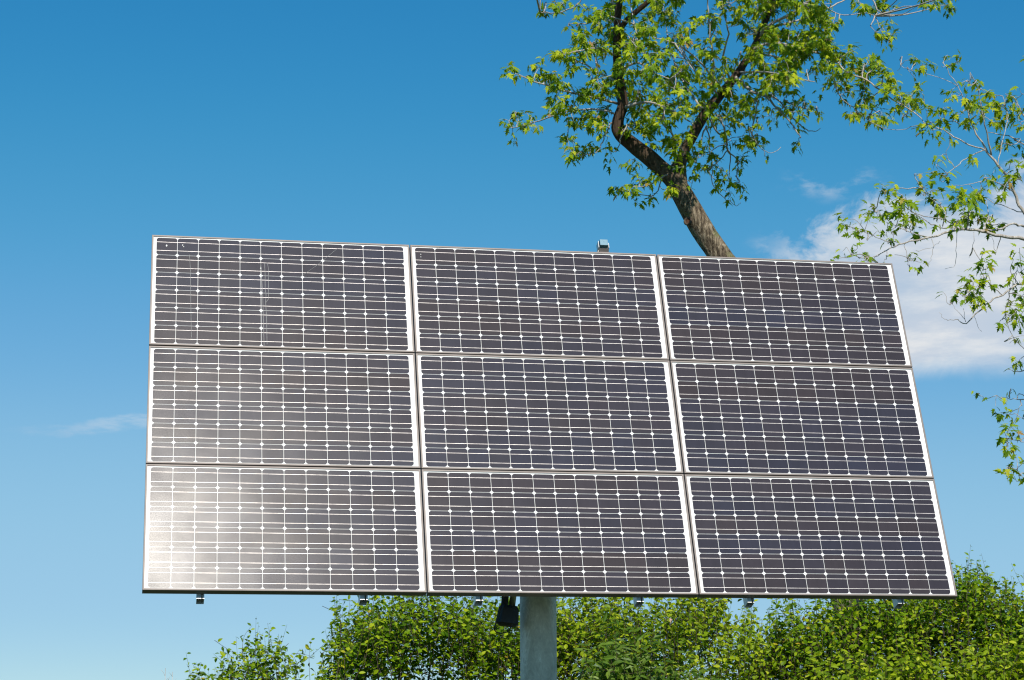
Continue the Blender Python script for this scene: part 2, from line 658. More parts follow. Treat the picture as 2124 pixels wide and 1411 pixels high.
# dried runs and droppings on the glass of the top left module and its neighbour
def dirt(mod, runs, spots):
    for pts_, wd in runs:
        b = MB()
        L_, R_ = [], []
        for k in range(len(pts_)):
            (xa, ya), (xb, yb) = pts_[max(0, k - 1)], pts_[min(len(pts_) - 1, k + 1)]
            dx, dy = xb - xa, yb - ya
            l = math.hypot(dx, dy) + 1e-9
            nx, ny = -dy / l * wd, dx / l * wd
            x, y = pts_[k]
            L_.append((x - nx, y - ny, -.0022)); R_.append((x + nx, y + ny, -.0022))
        n = len(pts_)
        b.add(L_ + R_, [(k, k + 1, n + k + 1, n + k) for k in range(n - 1)])
        b.build('dirt_streak', M_DIRT, mod)
    for (x, y, rx, ry) in spots:
        b = MB()
        n = 9
        b.add([(x + rx * math.cos(6.283 * k / n) * random.uniform(.7, 1.2), y + ry * math.sin(6.283 * k / n) * random.uniform(.7, 1.2), -.0020) for k in range(n)], [tuple(range(n))])
        b.build('bird_dropping', M_BIRD, mod)


def mod_xy(x, y, r_, c_):
    u, v = face_uv(x, y)
    return u - (c_ - 1) * (MW + GAP), v - (1 - r_) * (MH + GAP)


def run(pxs, r_, c_):
    return [mod_xy(x, y, r_, c_) for x, y in pxs]


dirt(modules[(0, 0)], [
    (run([(541, 545), (543, 580), (545, 610), (546, 650), (547, 690), (548, 718)], 0, 0), .0011),
    (run([(549, 545), (550, 570), (550, 598), (552, 612), (551, 626), (553, 660), (554, 714)], 0, 0), .0011),
    (run([(555, 545), (557, 560), (557, 600), (557, 620), (552, 627)], 0, 0), .0010),
    (run([(393, 528), (395, 560), (396, 640), (397, 700)], 0, 0), .0009),
    (run([(622, 575), (660, 548), (700, 515)], 0, 0), .0007)],
    [(*mod_xy(345.5, 509, 0, 0), .005, .008), (*mod_xy(379, 508, 0, 0), .003, .005), (*mod_xy(381, 511.5, 0, 0), .003, .004), (*mod_xy(541, 556, 0, 0), .004, .006)])
dirt(modules[(0, 1)], [(run([(903, 548), (905, 575), (909, 584)], 0, 1), .0009)],
     [(*mod_xy(873, 527, 0, 1), .003, .004), (*mod_xy(873, 532.5, 0, 1), .003, .004)])

# vertical mounting rails (slotted C channel), cut off just below the array
HB = -(1.5 * MH + GAP)
rail_me = None
for k, px in enumerate((416.5, 757, 997.5, 1332, 1562, 1874)):
    u, _ = face_uv(px, 1236)
    if rail_me is None:
        b = MB()
        wv, dp, th, lo, hi = .021, .075, .0026, HB - .0265, -HB - .10
        zf = -DEP - .001
        b.box((-wv, lo, zf - dp), (wv, hi, zf - dp + th))                       # web at the back
        for s in (-1, 1):
            b.box((min(s * wv, s * (wv - th)), lo, zf - dp + th), (max(s * wv, s * (wv - th)), hi, zf - th))   # flanges
        for xa, xb, xr in ((-wv, .004, .004 - th), (.0125, wv, .0125)):
            b.box((xa, lo, zf - th), (xb, hi, zf))                              # lips either side of the slot
            b.box((xr, lo, zf - .012), (xr + th, hi, zf - th - .0001))          # turned-in edges
        rail = b.build('rail', M_RAIL, tracker, ALOC @ Matrix.Translation((u, 0, 0)))
        rail_me = rail
    else:
        q = rail_me.copy(); COL.objects.link(q)
        q.parent = tracker; q.matrix_local = ALOC @ Matrix.Translation((u, 0, 0))

# horizontal torque tubes behind the rails, and the head on the pole
zb = -DEP - .077
b = MB()
for yv in (.0,):
    b.box((-2.2, yv - .06, zb - .122), (2.2, yv + .06, zb - .002))
b.build('torque_tube', M_STEEL, tracker, ALOC)
b = MB()
for yv in (-.62, .62):
    b.box((-2.05, yv - .03, zb - .062), (2.05, yv + .03, zb - .002))
for xx in (-.9, .9):
    b.box((xx - .025, -.589, zb - .052), (xx + .025, -.0605, zb - .004))
    b.box((xx - .025, .0605, zb - .052), (xx + .025, .589, zb - .004))
b.build('support_frame', M_STEEL, tracker, ALOC)
# pole
b = MB()
ptop = 3.36
b.tube([(0, 0, 0), (0, 0, 1.0), (0, 0, 2.0), (0, 0, 3.0), (0, 0, ptop)], .1093, 48)
b.tube([(0, 0, ptop + .001), (0, 0, ptop + .10)], .12, 32)
pole = b.build('pole', M_STEEL, tracker)
b = MB()
b.box((-.2, -.2, .0), (.2, .2, .022))
for sx in (-1, 1):
    for sy in (-1, 1):
        b.tube([(sx * .16, sy * .16, .0225), (sx * .16, sy * .16, .055)], .016, 6, smooth=False)
b.build('base_plate', M_STEEL, tracker)
for sx in (-.135, .135):
    b = MB()
    b.box((sx - .012, -.07, ptop + .02), (sx + .012, .11, ptop + .30))
    b.build('pivot_bracket', M_STEEL, tracker)

# linear actuator: motor housing beside the pole, jack tube running up behind the array
q0 = Vector(at(1051, 1299, 12.14)) - Vector(POLE)
q1 = Vector(at(1074, 1110, 12.17)) - Vector(POLE)
ax = (q1 - q0).normalized()
yv = Vector((0, -1, 0)); yv = (yv - ax * yv.dot(ax)).normalized()
xv = yv.cross(ax)
Mact = Matrix(((xv[0], yv[0], ax[0], q0[0]), (xv[1], yv[1], ax[1], q0[1]), (xv[2], yv[2], ax[2], q0[2]), (0, 0, 0, 1)))
s_ = 12.14 / F
b = MB()


def prism(b, sec, z0, z1, sc0=1.0, sc1=1.0, mt=0):
    n = len(sec)
    v = [(x * sc0, y * sc0, z0) for x, y in sec] + [(x * sc1, y * sc1, z1) for x, y in sec]
    f = [tuple(range(n))[::-1], tuple(range(n, 2 * n))] + [(i, (i + 1) % n, n + (i + 1) % n, n + i) for i in range(n)]
    b.add(v, f, mt)


hwid = 22 * s_
sec = [(-hwid, -.04), (-hwid * .55, -.062), (hwid * .55, -.062), (hwid, -.04), (hwid, .04), (hwid * .55, .062), (-hwid * .55, .062), (-hwid, .04)]
prism(b, sec, 0, 5 * s_, .72, 1.0)
prism(b, sec, 5 * s_ + .0001, 36 * s_, 1.08, .94)
prism(b, sec, 36 * s_ + .0001, 42 * s_, .94, .74)
act = b.build('actuator', M_BLACK, tracker, Mact)
b = MB()
b.tube([(-6 * s_, 0, 42 * s_), (-6 * s_, 0, .62)], 6.5 * s_, 20)
b.build('jack_tube', M_CHROME, act)
b = MB()
prism(b, [(3 * s_, -.03), (17 * s_, -.03), (17 * s_, .03), (3 * s_, .03)], 39 * s_, 82 * s_, 1.0, 1.05)
b.build('gearbox', M_BLACK, act)
b = MB()
cps = [(1044, 1238), (1040, 1255), (1034, 1278), (1027, 1297), (1025, 1306), (1030, 1312), (1040, 1314), (1052, 1311), (1060, 1301), (1063, 1292)]
cw = [Vector(at(x, y, 12.03 if k < 5 else 12.10)) - Vector(POLE) for k, (x, y) in enumerate(cps)]
ML = Mact.inverted()
b.tube([ML @ q for q in cw], .0042, 7)
b.build('cable', M_BLACK, act)

# sun sensor on the top edge
us, _ = face_uv(1254.5, 522)
HT = -HB
b = MB()
S4 = ALOC @ Matrix.Translation((us, HT, 0))
b.box((-.031, .0005, -.040), (.031, .0035, -.004))
Mt = Matrix.Translation((0, .0036, -.034)) @ Matrix.Rotation(R(40), 4, 'X')
b.box((-.031, 0, 0), (.031, .040, .003), M=Mt)
sen = b.build('sun_sensor', M_FRAME, tracker, S4)
b = MB()
Mb = Matrix.Translation((0, .047, -.032))
b.box((-.0345, -.006, -.030), (-.0310, .042, .024), M=Mb)
b.box((.0310, -.006, -.030), (.0345, .030, .024), M=Mb)
b.box((-.0309, -.006, -.030), (.0309, .040, -.027), M=Mb)
b.build('bracket', M_WHITE, sen)
b = MB()
b.box((-.0245, .006, -.026), (.0255, .048, .034), M=Mb)
b.tube([Mb @ Vector((0, .029, .0341)), Mb @ Vector((0, .029, .0352))], .0025, 10)
b.build('housing', M_BLUE, sen)


# ------------------------------------------------------------------ trees
def spline(P, sub=4):
    P = np.asarray(P, float)
    if len(P) < 3:
        return np.array([P[0] + (P[-1] - P[0]) * t for t in np.linspace(0, 1, sub + 1)])
    Q = np.vstack([2 * P[0] - P[1], P, 2 * P[-1] - P[-2]])
    o = []
    for i in range(1, len(Q) - 2):
        a, b_, c, d = Q[i - 1], Q[i], Q[i + 1], Q[i + 2]
        for k in range(sub):
            t = k / sub
            o.append(.5 * ((2 * b_) + (c - a) * t + (2 * a - 5 * b_ + 4 * c - d) * t * t + (3 * b_ - a - 3 * c + d) * t ** 3))
    o.append(Q[-2])
    return np.array(o)


# five-lobed maple leaf, petiole at the origin
ML_T = [(0, .22, .0), (.03, 0, 0), (.30, .02, -.05), (.17, .20, .0), (.52, .50, -.10), (.36, .44, -.03), (.13, .40, .0), (.22, .66, -.03), (.12, .68, 0), (0, 1.0, -.04)]
ML_V = [ML_T[0]] + ML_T[1:] + [(-x, y, z) for x, y, z in ML_T[-2:0:-1]]
ML_F = [(0, i, i + 1) for i in range(1, len(ML_V) - 1)] + [(0, len(ML_V) - 1, 1)]
# pointed oval leaf, folded along its midrib
OV_V = [(0, 0, 0), (.24, .25, .07), (.30, .52, .09), (.16, .82, .05), (0, 1, -.02), (-.16, .82, .05), (-.30, .52, .09), (-.24, .25, .07), (0, .5, 0)]
OV_F = [(8, i, i + 1) for i in range(0, 7)] + [(8, 7, 0)]


class Tree:
    def __init__(s, Y0, seed):
        s.Y0 = Y0
        s.rng = np.random.default_rng(seed)
        s.samples = []          # px x, px y, depth, radius
        s.limb, s.twig = MB(), MB()
        s.P, s.T, s.Nn, s.S = [], [], [], []

    def branch(s, pts_px, thick=False, sub=4, bark=.10):
        """pts: (px x, px y, depth offset, radius px); real thickness and depth"""
        P = spline([(a, b_, c, d) for a, b_, c, d in pts_px], sub)
        W = [at(x, y, s.Y0 + dz) for x, y, dz, r in P]
        rad = [max(r, .35) * (s.Y0 + dz) / F for x, y, dz, r in P]
        W = np.array(W)
        if not thick:
            W[1:-1] += s.rng.normal(0, .005, (len(W) - 2, 3))
        (s.limb if thick else s.twig).tube(W, rad, 20 if thick else 6, bark=bark if thick else 0, seed=s.rng.uniform(0, 9))
        for x, y, dz, r in P:
            s.samples.append((x, y, dz, r))

    def twig_to(s, a, b_, r0, r1, sag):
        a, b_ = np.asarray(a), np.asarray(b_)
        m_ = (a + b_) / 2 + s.rng.normal(0, .06, 3) * np.linalg.norm(b_ - a) + np.array([0, 0, sag])
        P = spline([a, (a + m_) / 2 + s.rng.normal(0, .008, 3), m_, (b_ + m_) / 2 + s.rng.normal(0, .008, 3), b_], 2)
        s.twig.tube(P, np.linspace(r0, r1, len(P)), 4, cap=False)
        return P

    def spray(s, x, y, rx, ry, dens=1.0, depth=None, spread=.5, link=True):
        A = np.array(s.samples)
        d = np.hypot(A[:, 0] - x, A[:, 1] - y) + A[:, 3] * 1.0
        k = int(np.argmin(d))
        if depth is None:
            depth = A[k, 2] + s.rng.normal(0, spread)
        a = at(A[k, 0], A[k, 1], s.Y0 + A[k, 2])
        c = at(x, y, s.Y0 + depth)
        sc = s.Y0 / F
        dist = np.linalg.norm(c - a)
        if link and dist > .05:
            # long thin twig from the branch to the near side of the spray
            near = a + (c - a) * max(.35, 1 - rx * sc * .6 / dist)
            s.twig_to(a, near, min(.013, .004 + .006 * dist), .0035, s.rng.normal(.0, .05) * dist)
        else:
            near = a
        n = max(3, int(round(rx * ry * 3.14 / 78.0 * 2.5 * dens)))
        k = max(2, int(round(n / 8)))
        per = int(math.ceil(n / k))
        for _ in range(k):
            u = s.rng.normal(0, .44, 2)
            u = u / max(1, np.hypot(*u))
            e = at(x + u[0] * rx, y + u[1] * ry, s.Y0 + depth + s.rng.normal(0, rx * sc * .8))
            st_ = near + (c - near) * s.rng.uniform(0, .7)
            if np.linalg.norm(e - st_) < .08: e = e + s.rng.normal(0, .08, 3)
            P = s.twig_to(st_, e, .0035, .0018, s.rng.normal(0, .03))
            ax_ = unit(P[-1] - P[0])
            for j in range(per):
                f_ = 1 - .75 * (j // 2) / max(1, per / 2) if per > 1 else 1
                q = P[min(len(P) - 1, int(f_ * (len(P) - 1)))]
                sd_ = np.cross(ax_, [0, 0, 1]); sd_ = unit(sd_) * (1 if j % 2 else -1)
                o = unit(ax_ * s.rng.uniform(.2, .9) + sd_ * s.rng.uniform(.3, 1) + s.rng.normal(0, .35, 3))
                base = q + o * s.rng.uniform(.015, .05) + s.rng.normal(0, .012, 3)
                tip = o * .75 + np.array([0, 0, -.75]) * s.rng.uniform(.3, 1.2) + s.rng.normal(0, .28, 3)
                nr = np.array([0, 0, .25]) + SUNV * .95 + o * .35 + s.rng.normal(0, .45, 3)
                s.P.append(base); s.T.append(tip); s.Nn.append(nr)
                s.S.append(s.rng.choice([.058, .07, .08, .092, .108]) * s.rng.uniform(.88, 1.12))

    def finish(s, root, mleaf, barkm, twigm):
        off = np.array(root.location)
        for mb in (s.limb, s.twig):
            mb.v = [tuple(np.array(q) - off) for q in mb.v]
        if s.limb.v: s.limb.build('trunk', barkm, root)
        s.twig.build('branches', twigm, root)
        P, T_, N_, S_ = map(np.array, (s.P, s.T, s.Nn, s.S))
        V, T2 = leaves(ML_V, ML_F, P - off, T_, N_, S_, s.rng.uniform(.75, 1.1, len(P)), s.rng.uniform(.05, .38, len(P)))
        np_mesh('crown', V, T2, mleaf, root)
        return len(P)


# --- the leaning maple behind the array
TA = Tree(24.0, 5)
TA.branch([(1815, 1900, 0, 44), (1790, 1500, 0, 35), (1715, 1000, 0, 31), (1610, 720, 0, 29), (1537, 595, 0, 27), (1492, 530, 0, 25), (1450, 465, 0, 23.5), (1418, 408, 0, 22.5),
           (1398, 375, 0, 20), (1372, 350, 0, 18), (1349, 329, 0, 17), (1312, 300, 0, 15.5), (1284, 274, 0, 14.5), (1283, 248, 0, 12.5), (1292, 218, 0, 11.5), (1288, 182, 0, 10.5), (1283, 151, 0, 10),
           (1279, 100, -.1, 9), (1280, 52, -.2, 8), (1285, 0, -.3, 7), (1296, -80, -.4, 5.5), (1290, -200, -.5, 4)], True, 5,   .13)
TA.branch([(1414, 400, 0, 14), (1411, 372, 0, 14.5), (1411, 345, .05, 13), (1420, 312, .1, 11.5), (1434, 286, .2, 11.5), (1456, 246, .3, 11.5), (1474, 222, .4, 11), (1489, 203, .5, 10.5), (1516, 171, .6, 9), (1544, 131, .7, 8),
           (1572, 82, .8, 7), (1590, 40, .9, 6), (1604, 0, 1.0, 5), (1640, -90, 1.1, 4), (1660, -200, 1.2, 3)], True, 5, .10)
TA.branch([(1286, 62, -.2, 6), (1300, 42, -.3, 6.5), (1325, 20, -.4, 6), (1352, -4, -.5, 5.5), (1400, -60, -.7, 4.5), (1450, -160, -.8, 3)], True, 4, .08)
TA.branch([(1399, 348, 0, 9), (1408, 338, -.08, 10), (1414, 330, -.02, 9)], True, 3, .1)
BA = [
    # right side
    [(1577, 75, .8, 4.5), (1590, 55, .6, 4), (1640, 30, .3, 3.5), (1680, 0, .1, 3), (1730, -50, 0, 2)],
    [(1584, 62, .8, 3.5), (1630, 50, 1.2, 3), (1675, 36, 1.5, 2.6), (1719, 18, 1.7, 2.2), (1756, -2, 1.9, 1.8), (1800, -15, 2.0, 1.2)],
    [(1719, 20, 1.7, 1.5), (1750, 32, 1.8, 1.2), (1790, 27, 1.9, 1.1), (1815, 33, 2.0, 1)],
    [(1540, 135, .7, 4), (1576, 95, .5, 3.6), (1631, 93, .3, 3.3), (1671, 105, .1, 3), (1719, 116, 0, 2.8), (1758, 151, -.1, 2.5), (1798, 167, -.2, 2.2), (1838, 198, -.3, 2), (1897, 234, -.4, 1.6), (1918, 256, -.5, 1.1)],
    [(1725, 122, 0, 2), (1730, 165, .2, 1.7), (1742, 200, .3, 1.5), (1768, 222, .4, 1.2), (1800, 248, .5, .9)],
    [(1525, 160, .6, 5), (1550, 182, .5, 4.2), (1564, 193, .4, 3.8), (1593, 203, .3, 3.2), (1612, 226, .2, 2.7), (1636, 249, .1, 2.2), (1653, 273, 0, 1.7), (1661, 286, 0, 1)],
    [(1590, 200, .3, 2.4), (1610, 204, .5, 2.2), (1642, 242, .7, 1.9), (1660, 260, .8, 1.6), (1673, 269, .9, 1.3), (1690, 273, 1, 1), (1702, 266, 1, .7)],
    [(1626, 207, .3, 1.8), (1650, 220, .4, 1.5), (1675, 227, .5, 1.1), (1698, 224, .6, .8)],
    [(1570, 194, .4, 2), (1570, 225, .3, 1.8), (1562, 255, .2, 1.6), (1560, 275, .1, 1.3)],
    [(1471, 246, .4, 2.4), (1486, 270, .5, 2.2), (1507, 294, .6, 2), (1511, 314, .7, 1.8), (1530, 333, .8, 1.4), (1528, 366, .9, 1)],
    [(1494, 246, .5, 2.6), (1506, 282, .6, 2.3), (1509, 310, .7, 2), (1516, 326, .8, 1.6), (1512, 368, .9, 1)],
    [(1466, 262, .3, 2.4), (1455, 286, .2, 2), (1457, 320, .2, 1.4)], [(1464, 262, .3, 2), (1472, 295, .5, 1.6), (1470, 325, .6, 1)],
    [(1478, 352, .6, 1.2), (1478, 382, .6, 1.1), (1500, 408, .7, 1), (1514, 418, .7, .8), (1528, 427, .8, .7), (1536, 420, .8, .6)],
    [(1509, 312, .7, 1.5), (1490, 335, .6, 1.3), (1470, 352, .4, 1.2), (1485, 375, .3, 1)],
    [(1507, 298, .7, 1.4), (1485, 306, .8, 1.2), (1475, 315, .9, 1)],
    [(1560, 275, .1, 1.2), (1575, 305, .1, 1), (1600, 318, .2, .8), (1620, 305, .2, .6)],
    # inner crown
    [(1290, 225, 0, 5), (1340, 212, -.3, 3.5), (1375, 222, -.6, 3), (1400, 232, -.8, 2.4), (1430, 252, -.9, 1.8)],
    [(1420, 318, .1, 3.5), (1400, 288, -.3, 3), (1380, 262, -.5, 2.6), (1365, 240, -.7, 2)],
    [(1489, 205, .5, 3.5), (1478, 170, .2, 3), (1480, 130, 0, 2.6), (1475, 90, -.2, 2.2), (1470, 40, -.3, 1.8), (1465, -20, -.4, 1.4)],
    [(1462, 235, .3, 3.2), (1430, 190, .8, 2.6), (1405, 150, 1.1, 2.2), (1390, 100, 1.3, 1.8), (1380, 50, 1.4, 1.4), (1375, 0, 1.5, 1)],
    [(1500, 190, .5, 3.4), (1470, 150, -.4, 2.8), (1440, 118, -.8, 2.3), (1400, 90, -1.0, 1.8), (1350, 75, -1.2, 1.3)],
    [(1516, 170, .6, 3.2), (1500, 120, -.2, 2.6), (1510, 70, -.6, 2.1), (1500, 20, -.9, 1.6), (1490, -50, -1.0, 1.2)],
    [(1530, 150, .7, 3), (1590, 150, -.4, 2.4), (1640, 160, -.8, 1.9), (1690, 170, -1.0, 1.3)],
    [(1283, 150, 0, 4), (1320, 130, -.6, 2.6), (1355, 150, -.9, 2), (1390, 165, -1.1, 1.4)],
    [(1281, 90, -.1, 3.4), (1330, 95, .7, 2.4), (1370, 110, 1.1, 1.8), (1410, 120, 1.3, 1.2)],
    [(1555, 110, .7, 3), (1600, 115, 1.3, 2.3), (1640, 125, 1.6, 1.8), (1680, 120, 1.8, 1.2)],
    # left side
    [(1280, 215, 0, 3.6), (1250, 207, -.3, 3), (1210, 198, -.6, 2.6), (1167, 188, -.8, 2.2), (1127, 175, -1, 1.8), (1085, 160, -1.1, 1.4), (1052, 145, -1.2, 1)],
    [(1284, 238, 0, 3.2), (1240, 228, .3, 2.6), (1187, 230, .6, 2.2), (1139, 244, .8, 1.8), (1100, 257, 1, 1.4), (1062, 266, 1.1, 1)],
    [(1278, 170, 0, 3.2), (1240, 150, .4, 2.6), (1205, 130, .7, 2.2), (1160, 110, .9, 1.7)],
    [(1278, 115, -.1, 3), (1245, 100, -.5, 2.4), (1205, 105, -.8, 1.8), (1160, 112, -1, 1.4)],
    [(1280, 50, -.2, 3), (1250, 40, .2, 2.2), (1215, 48, .5, 1.7), (1180, 50, .7, 1.2)],
    [(1285, -20, -.3, 3), (1240, -25, .2, 2.4), (1212, -8, .4, 2), (1195, 14, .5, 1.7), (1180, 19, .6, 1.5), (1150, 28, .7, 1.2), (1120, 25, .8, .9)],
    [(1268, 255, -.02, 2.2), (1256, 276, -.2, 1.8), (1248, 300, -.3, 1.5), (1236, 316, -.4, 1.2), (1210, 322, -.5, 1)],
    [(1300, 260, -.1, 2), (1290, 280, -.35, 1.7), (1285, 300, -.4, 1.4), (1277, 316, -.4, 1.1)],
    [(1385, 362, -.1, 2.2), (1362, 376, -.4, 1.8), (1340, 386, -.6, 1.4), (1310, 388, -.8, 1)],
    [(1375, 365, .1, 1.8), (1360, 402, .2, 1.4), (1330, 404, .3, 1), (1300, 396, .4, .7)],
    [(1307, 0, -.4, 1.8), (1313, 40, -.6, 1.5), (1325, 80, -.7, 1.3), (1338, 110, -.8, 1.1), (1332, 148, -.8, .8)],
    [(1332, 90, -.7, 1.5), (1310, 125, -.8, 1.3), (1275, 152, -.9, 1.1), (1240, 165, -1, .8)],
]
for b_ in BA:
    b_ = [(x, y, z, r * .85) for x, y, z, r in b_]
    TA.branch(b_)

# sprays of leaves, read off enlargements of the photograph: x, y, rx, ry in those enlargements
def crop(lst, ox, oy, sc):
    return [(ox + a / sc, oy + b_ / sc, c / sc, d / sc) for a, b_, c, d in lst]


SPA = crop([
    (275, 55, 55, 22), (370, 12, 60, 24), (345, 72, 45, 18), (440, 22, 40, 20), (400, 125, 28, 16), (470, 120, 32, 20), (505, 75, 42, 26), (580, 55, 52, 42), (560, 130, 50, 40),
    (470, 195, 60, 38), (440, 250, 60, 35), (370, 270, 50, 35), (340, 290, 40, 28), (410, 315, 55, 32), (530, 225, 55, 42), (585, 265, 60, 40), (500, 280, 50, 34), (410, 360, 40, 26),
    (90, 368, 42, 24), (150, 398, 30, 18), (222, 385, 48, 30), (250, 345, 35, 25), (290, 420, 62, 30), (340, 388, 50, 34), (345, 440, 50, 25),
    (430, 478, 52, 36), (500, 470, 60, 40), (560, 450, 60, 40), (525, 415, 40, 28), (600, 490, 50, 35), (570, 370, 36, 22),
    (340, 528, 62, 30), (300, 560, 45, 28), (370, 560, 50, 28), (440, 575, 50, 30), (480, 610, 55, 35), (520, 645, 50, 35), (560, 610, 50, 35), (610, 570, 40, 34), (590, 655, 40, 30), (430, 640, 40, 26),
    (120, 582, 46, 20), (95, 620, 30, 20), (190, 600, 38, 15), (110, 668, 45, 25), (170, 660, 52, 28), (222, 640, 30, 20), (400, 678, 30, 22),
    (400, 780, 46, 30), (450, 775, 52, 30), (512, 760, 45, 25), (440, 812, 36, 20), (622, 780, 32, 18), (612, 715, 25, 20),
    (720, 690, 42, 42), (760, 650, 52, 40), (820, 740, 42, 32), (790, 690, 50, 30), (742, 832, 42, 26), (840, 855, 48, 25), (920, 990, 46, 24), (840, 925, 40, 20), (770, 952, 56, 34), (722, 985, 45, 24), (642, 995, 38, 15), (722, 1022, 42, 16), (832, 1022, 26, 18), (690, 1000, 30, 20),
    (940, 745, 60, 40), (960, 790, 46, 34), (930, 850, 40, 30), (1060, 822, 46, 24), (1010, 700, 40, 30), (900, 625, 60, 32), (850, 650, 50, 34), (830, 600, 60, 32), (780, 560, 52, 40), (760, 470, 52, 42), (850, 515, 60, 36), (930, 540, 62, 36), (990, 575, 55, 34),
    (670, 330, 50, 46), (650, 420, 45, 40), (690, 250, 55, 44), (640, 190, 50, 40), (720, 380, 48, 36), (700, 170, 40, 40), (660, 60, 40, 46), (690, 470, 40, 36),
    (1000, 820, 40, 24), (870, 880, 36, 20), (1180, 600, 52, 28), (1100, 560, 60, 40), (1060, 640, 30, 22),
], 1020, 0, 2.52)
# lower right of the crown
SPA += crop([
    (60, 720, 50, 60), (160, 840, 70, 50), (230, 870, 55, 45), (90, 960, 45, 40), (240, 1010, 60, 60), (300, 760, 50, 60), (400, 850, 70, 55), (330, 930, 70, 50), (460, 980, 50, 40), (380, 930, 50, 50),
    (180, 1120, 40, 28), (430, 1150, 55, 32), (500, 1090, 50, 40), (620, 1060, 52, 42), (640, 1120, 40, 40), (680, 1170, 30, 30), (560, 1210, 42, 24), (540, 1150, 40, 30),
    (580, 690, 60, 48), (640, 650, 60, 40), (700, 710, 60, 55), (770, 620, 55, 50), (840, 640, 55, 45), (760, 720, 50, 50), (840, 720, 45, 36), (890, 730, 32, 30), (700, 835, 52, 26), (690, 910, 55, 46),
    (560, 510, 55, 40), (520, 460, 60, 50), (600, 400, 65, 50), (700, 370, 65, 55), (760, 440, 60, 55), (690, 300, 70, 60), (840, 470, 55, 40), (600, 310, 65, 55), (800, 300, 60, 50), (860, 240, 55, 50), (930, 200, 55, 50), (980, 230, 45, 40), (930, 130, 60, 60), (740, 210, 70, 55),
    (930, 300, 48, 52), (970, 440, 52, 40), (1000, 280, 40, 35), (1030, 190, 40, 30), (1130, 240, 62, 55), (1200, 300, 55, 40), (1100, 340, 50, 40), (1210, 400, 55, 55), (1160, 440, 45, 50), (1310, 290, 60, 40), (1320, 370, 55, 36), (1430, 340, 50, 45), (1190, 570, 48, 34), (1250, 690, 45, 45), (1130, 420, 35, 35), (1240, 350, 40, 40),
    (440, 380, 70, 60), (380, 350, 60, 50), (350, 290, 60, 50), (470, 430, 40, 50), (290, 350, 45, 35),
], 1400, 150, 4.867)
# right side of the crown
SPA += crop([
    (230, 20, 60, 40), (330, 40, 50, 40), (380, 90, 52, 42), (420, 130, 45, 40), (370, 180, 48, 40), (300, 190, 60, 40), (240, 180, 50, 40), (330, 230, 62, 40), (400, 240, 55, 40), (270, 240, 50, 36), (180, 260, 60, 45), (240, 300, 40, 40), (250, 340, 30, 28), (440, 120, 26, 24),
    (620, 40, 55, 40), (690, 20, 45, 36), (725, 60, 40, 28), (570, 20, 40, 30), (640, 165, 40, 20), (690, 200, 55, 28), (720, 210, 26, 20),
    (960, 20, 62, 30), (1020, 25, 40, 38), (900, 15, 40, 22),
    (380, 320, 56, 40), (440, 290, 52, 40), (500, 270, 46, 36), (450, 350, 52, 36), (540, 320, 52, 42), (320, 370, 50, 26), (420, 400, 40, 34), (470, 430, 50, 46), (490, 480, 40, 30), (430, 455, 34, 24),
    (620, 300, 46, 40), (630, 360, 60, 46), (690, 390, 62, 44), (590, 360, 50, 40), (590, 460, 50, 36), (590, 510, 46, 34), (680, 530, 36, 18), (570, 550, 40, 26), (520, 590, 50, 34), (620, 520, 34, 22), (690, 440, 50, 34),
    (740, 470, 50, 30), (780, 500, 55, 30), (830, 500, 40, 26), (820, 545, 48, 30), (620, 605, 36, 22), (690, 605, 46, 22), (650, 645, 36, 22), (780, 620, 40, 22), (730, 630, 36, 20),
    (150, 370, 60, 46), (210, 410, 52, 34), (100, 420, 60, 50), (160, 320, 60, 46), (60, 340, 60, 60),
], 1560, 0, 2.52)
for x, y, rx, ry in SPA:
    TA.spray(x, y, rx, ry, 1.3)
# the dense heart of the crown and its hidden continuation above the picture
core = [(1270, -20), (1262, 70), (1290, 130), (1292, 200), (1330, 235), (1400, 245), (1470, 215), (1560, 195), (1640, 165), (1690, 110), (1720, 60), (1730, -20)]


def inside(x, y, poly):
    c = False
    for i in range(len(poly)):
        (x1, y1), (x2, y2) = poly[i], poly[i - 1]
        if (y1 > y) != (y2 > y) and x < (x2 - x1) * (y - y1) / (y2 - y1) + x1: c = not c
    return c


r_ = random.Random(3)
n = 0
while n < 160:
    x, y = r_.uniform(1260, 1730), r_.uniform(-20, 245)
    if inside(x, y, core):
        TA.spray(x, y, r_.uniform(14, 24), r_.uniform(10, 16), 1.0, spread=.9)
        n += 1
for _ in range(110):
    x, y = r_.gauss(1470, 170), r_.uniform(-420, -25)
    TA.spray(x, y, 26, 18, 1.0, depth=r_.gauss(0, 1.5))
maple = tag(empty('maple_tree', at(1815, 1900, 24.0) * [1, 1, 0]), 'tall maple with a thick leaning forked trunk behind the top of the solar array', 'tree', 'maple trees beyond the array')
nA = TA.finish(maple, M_MAPLE, M_BARK, M_TWIG)
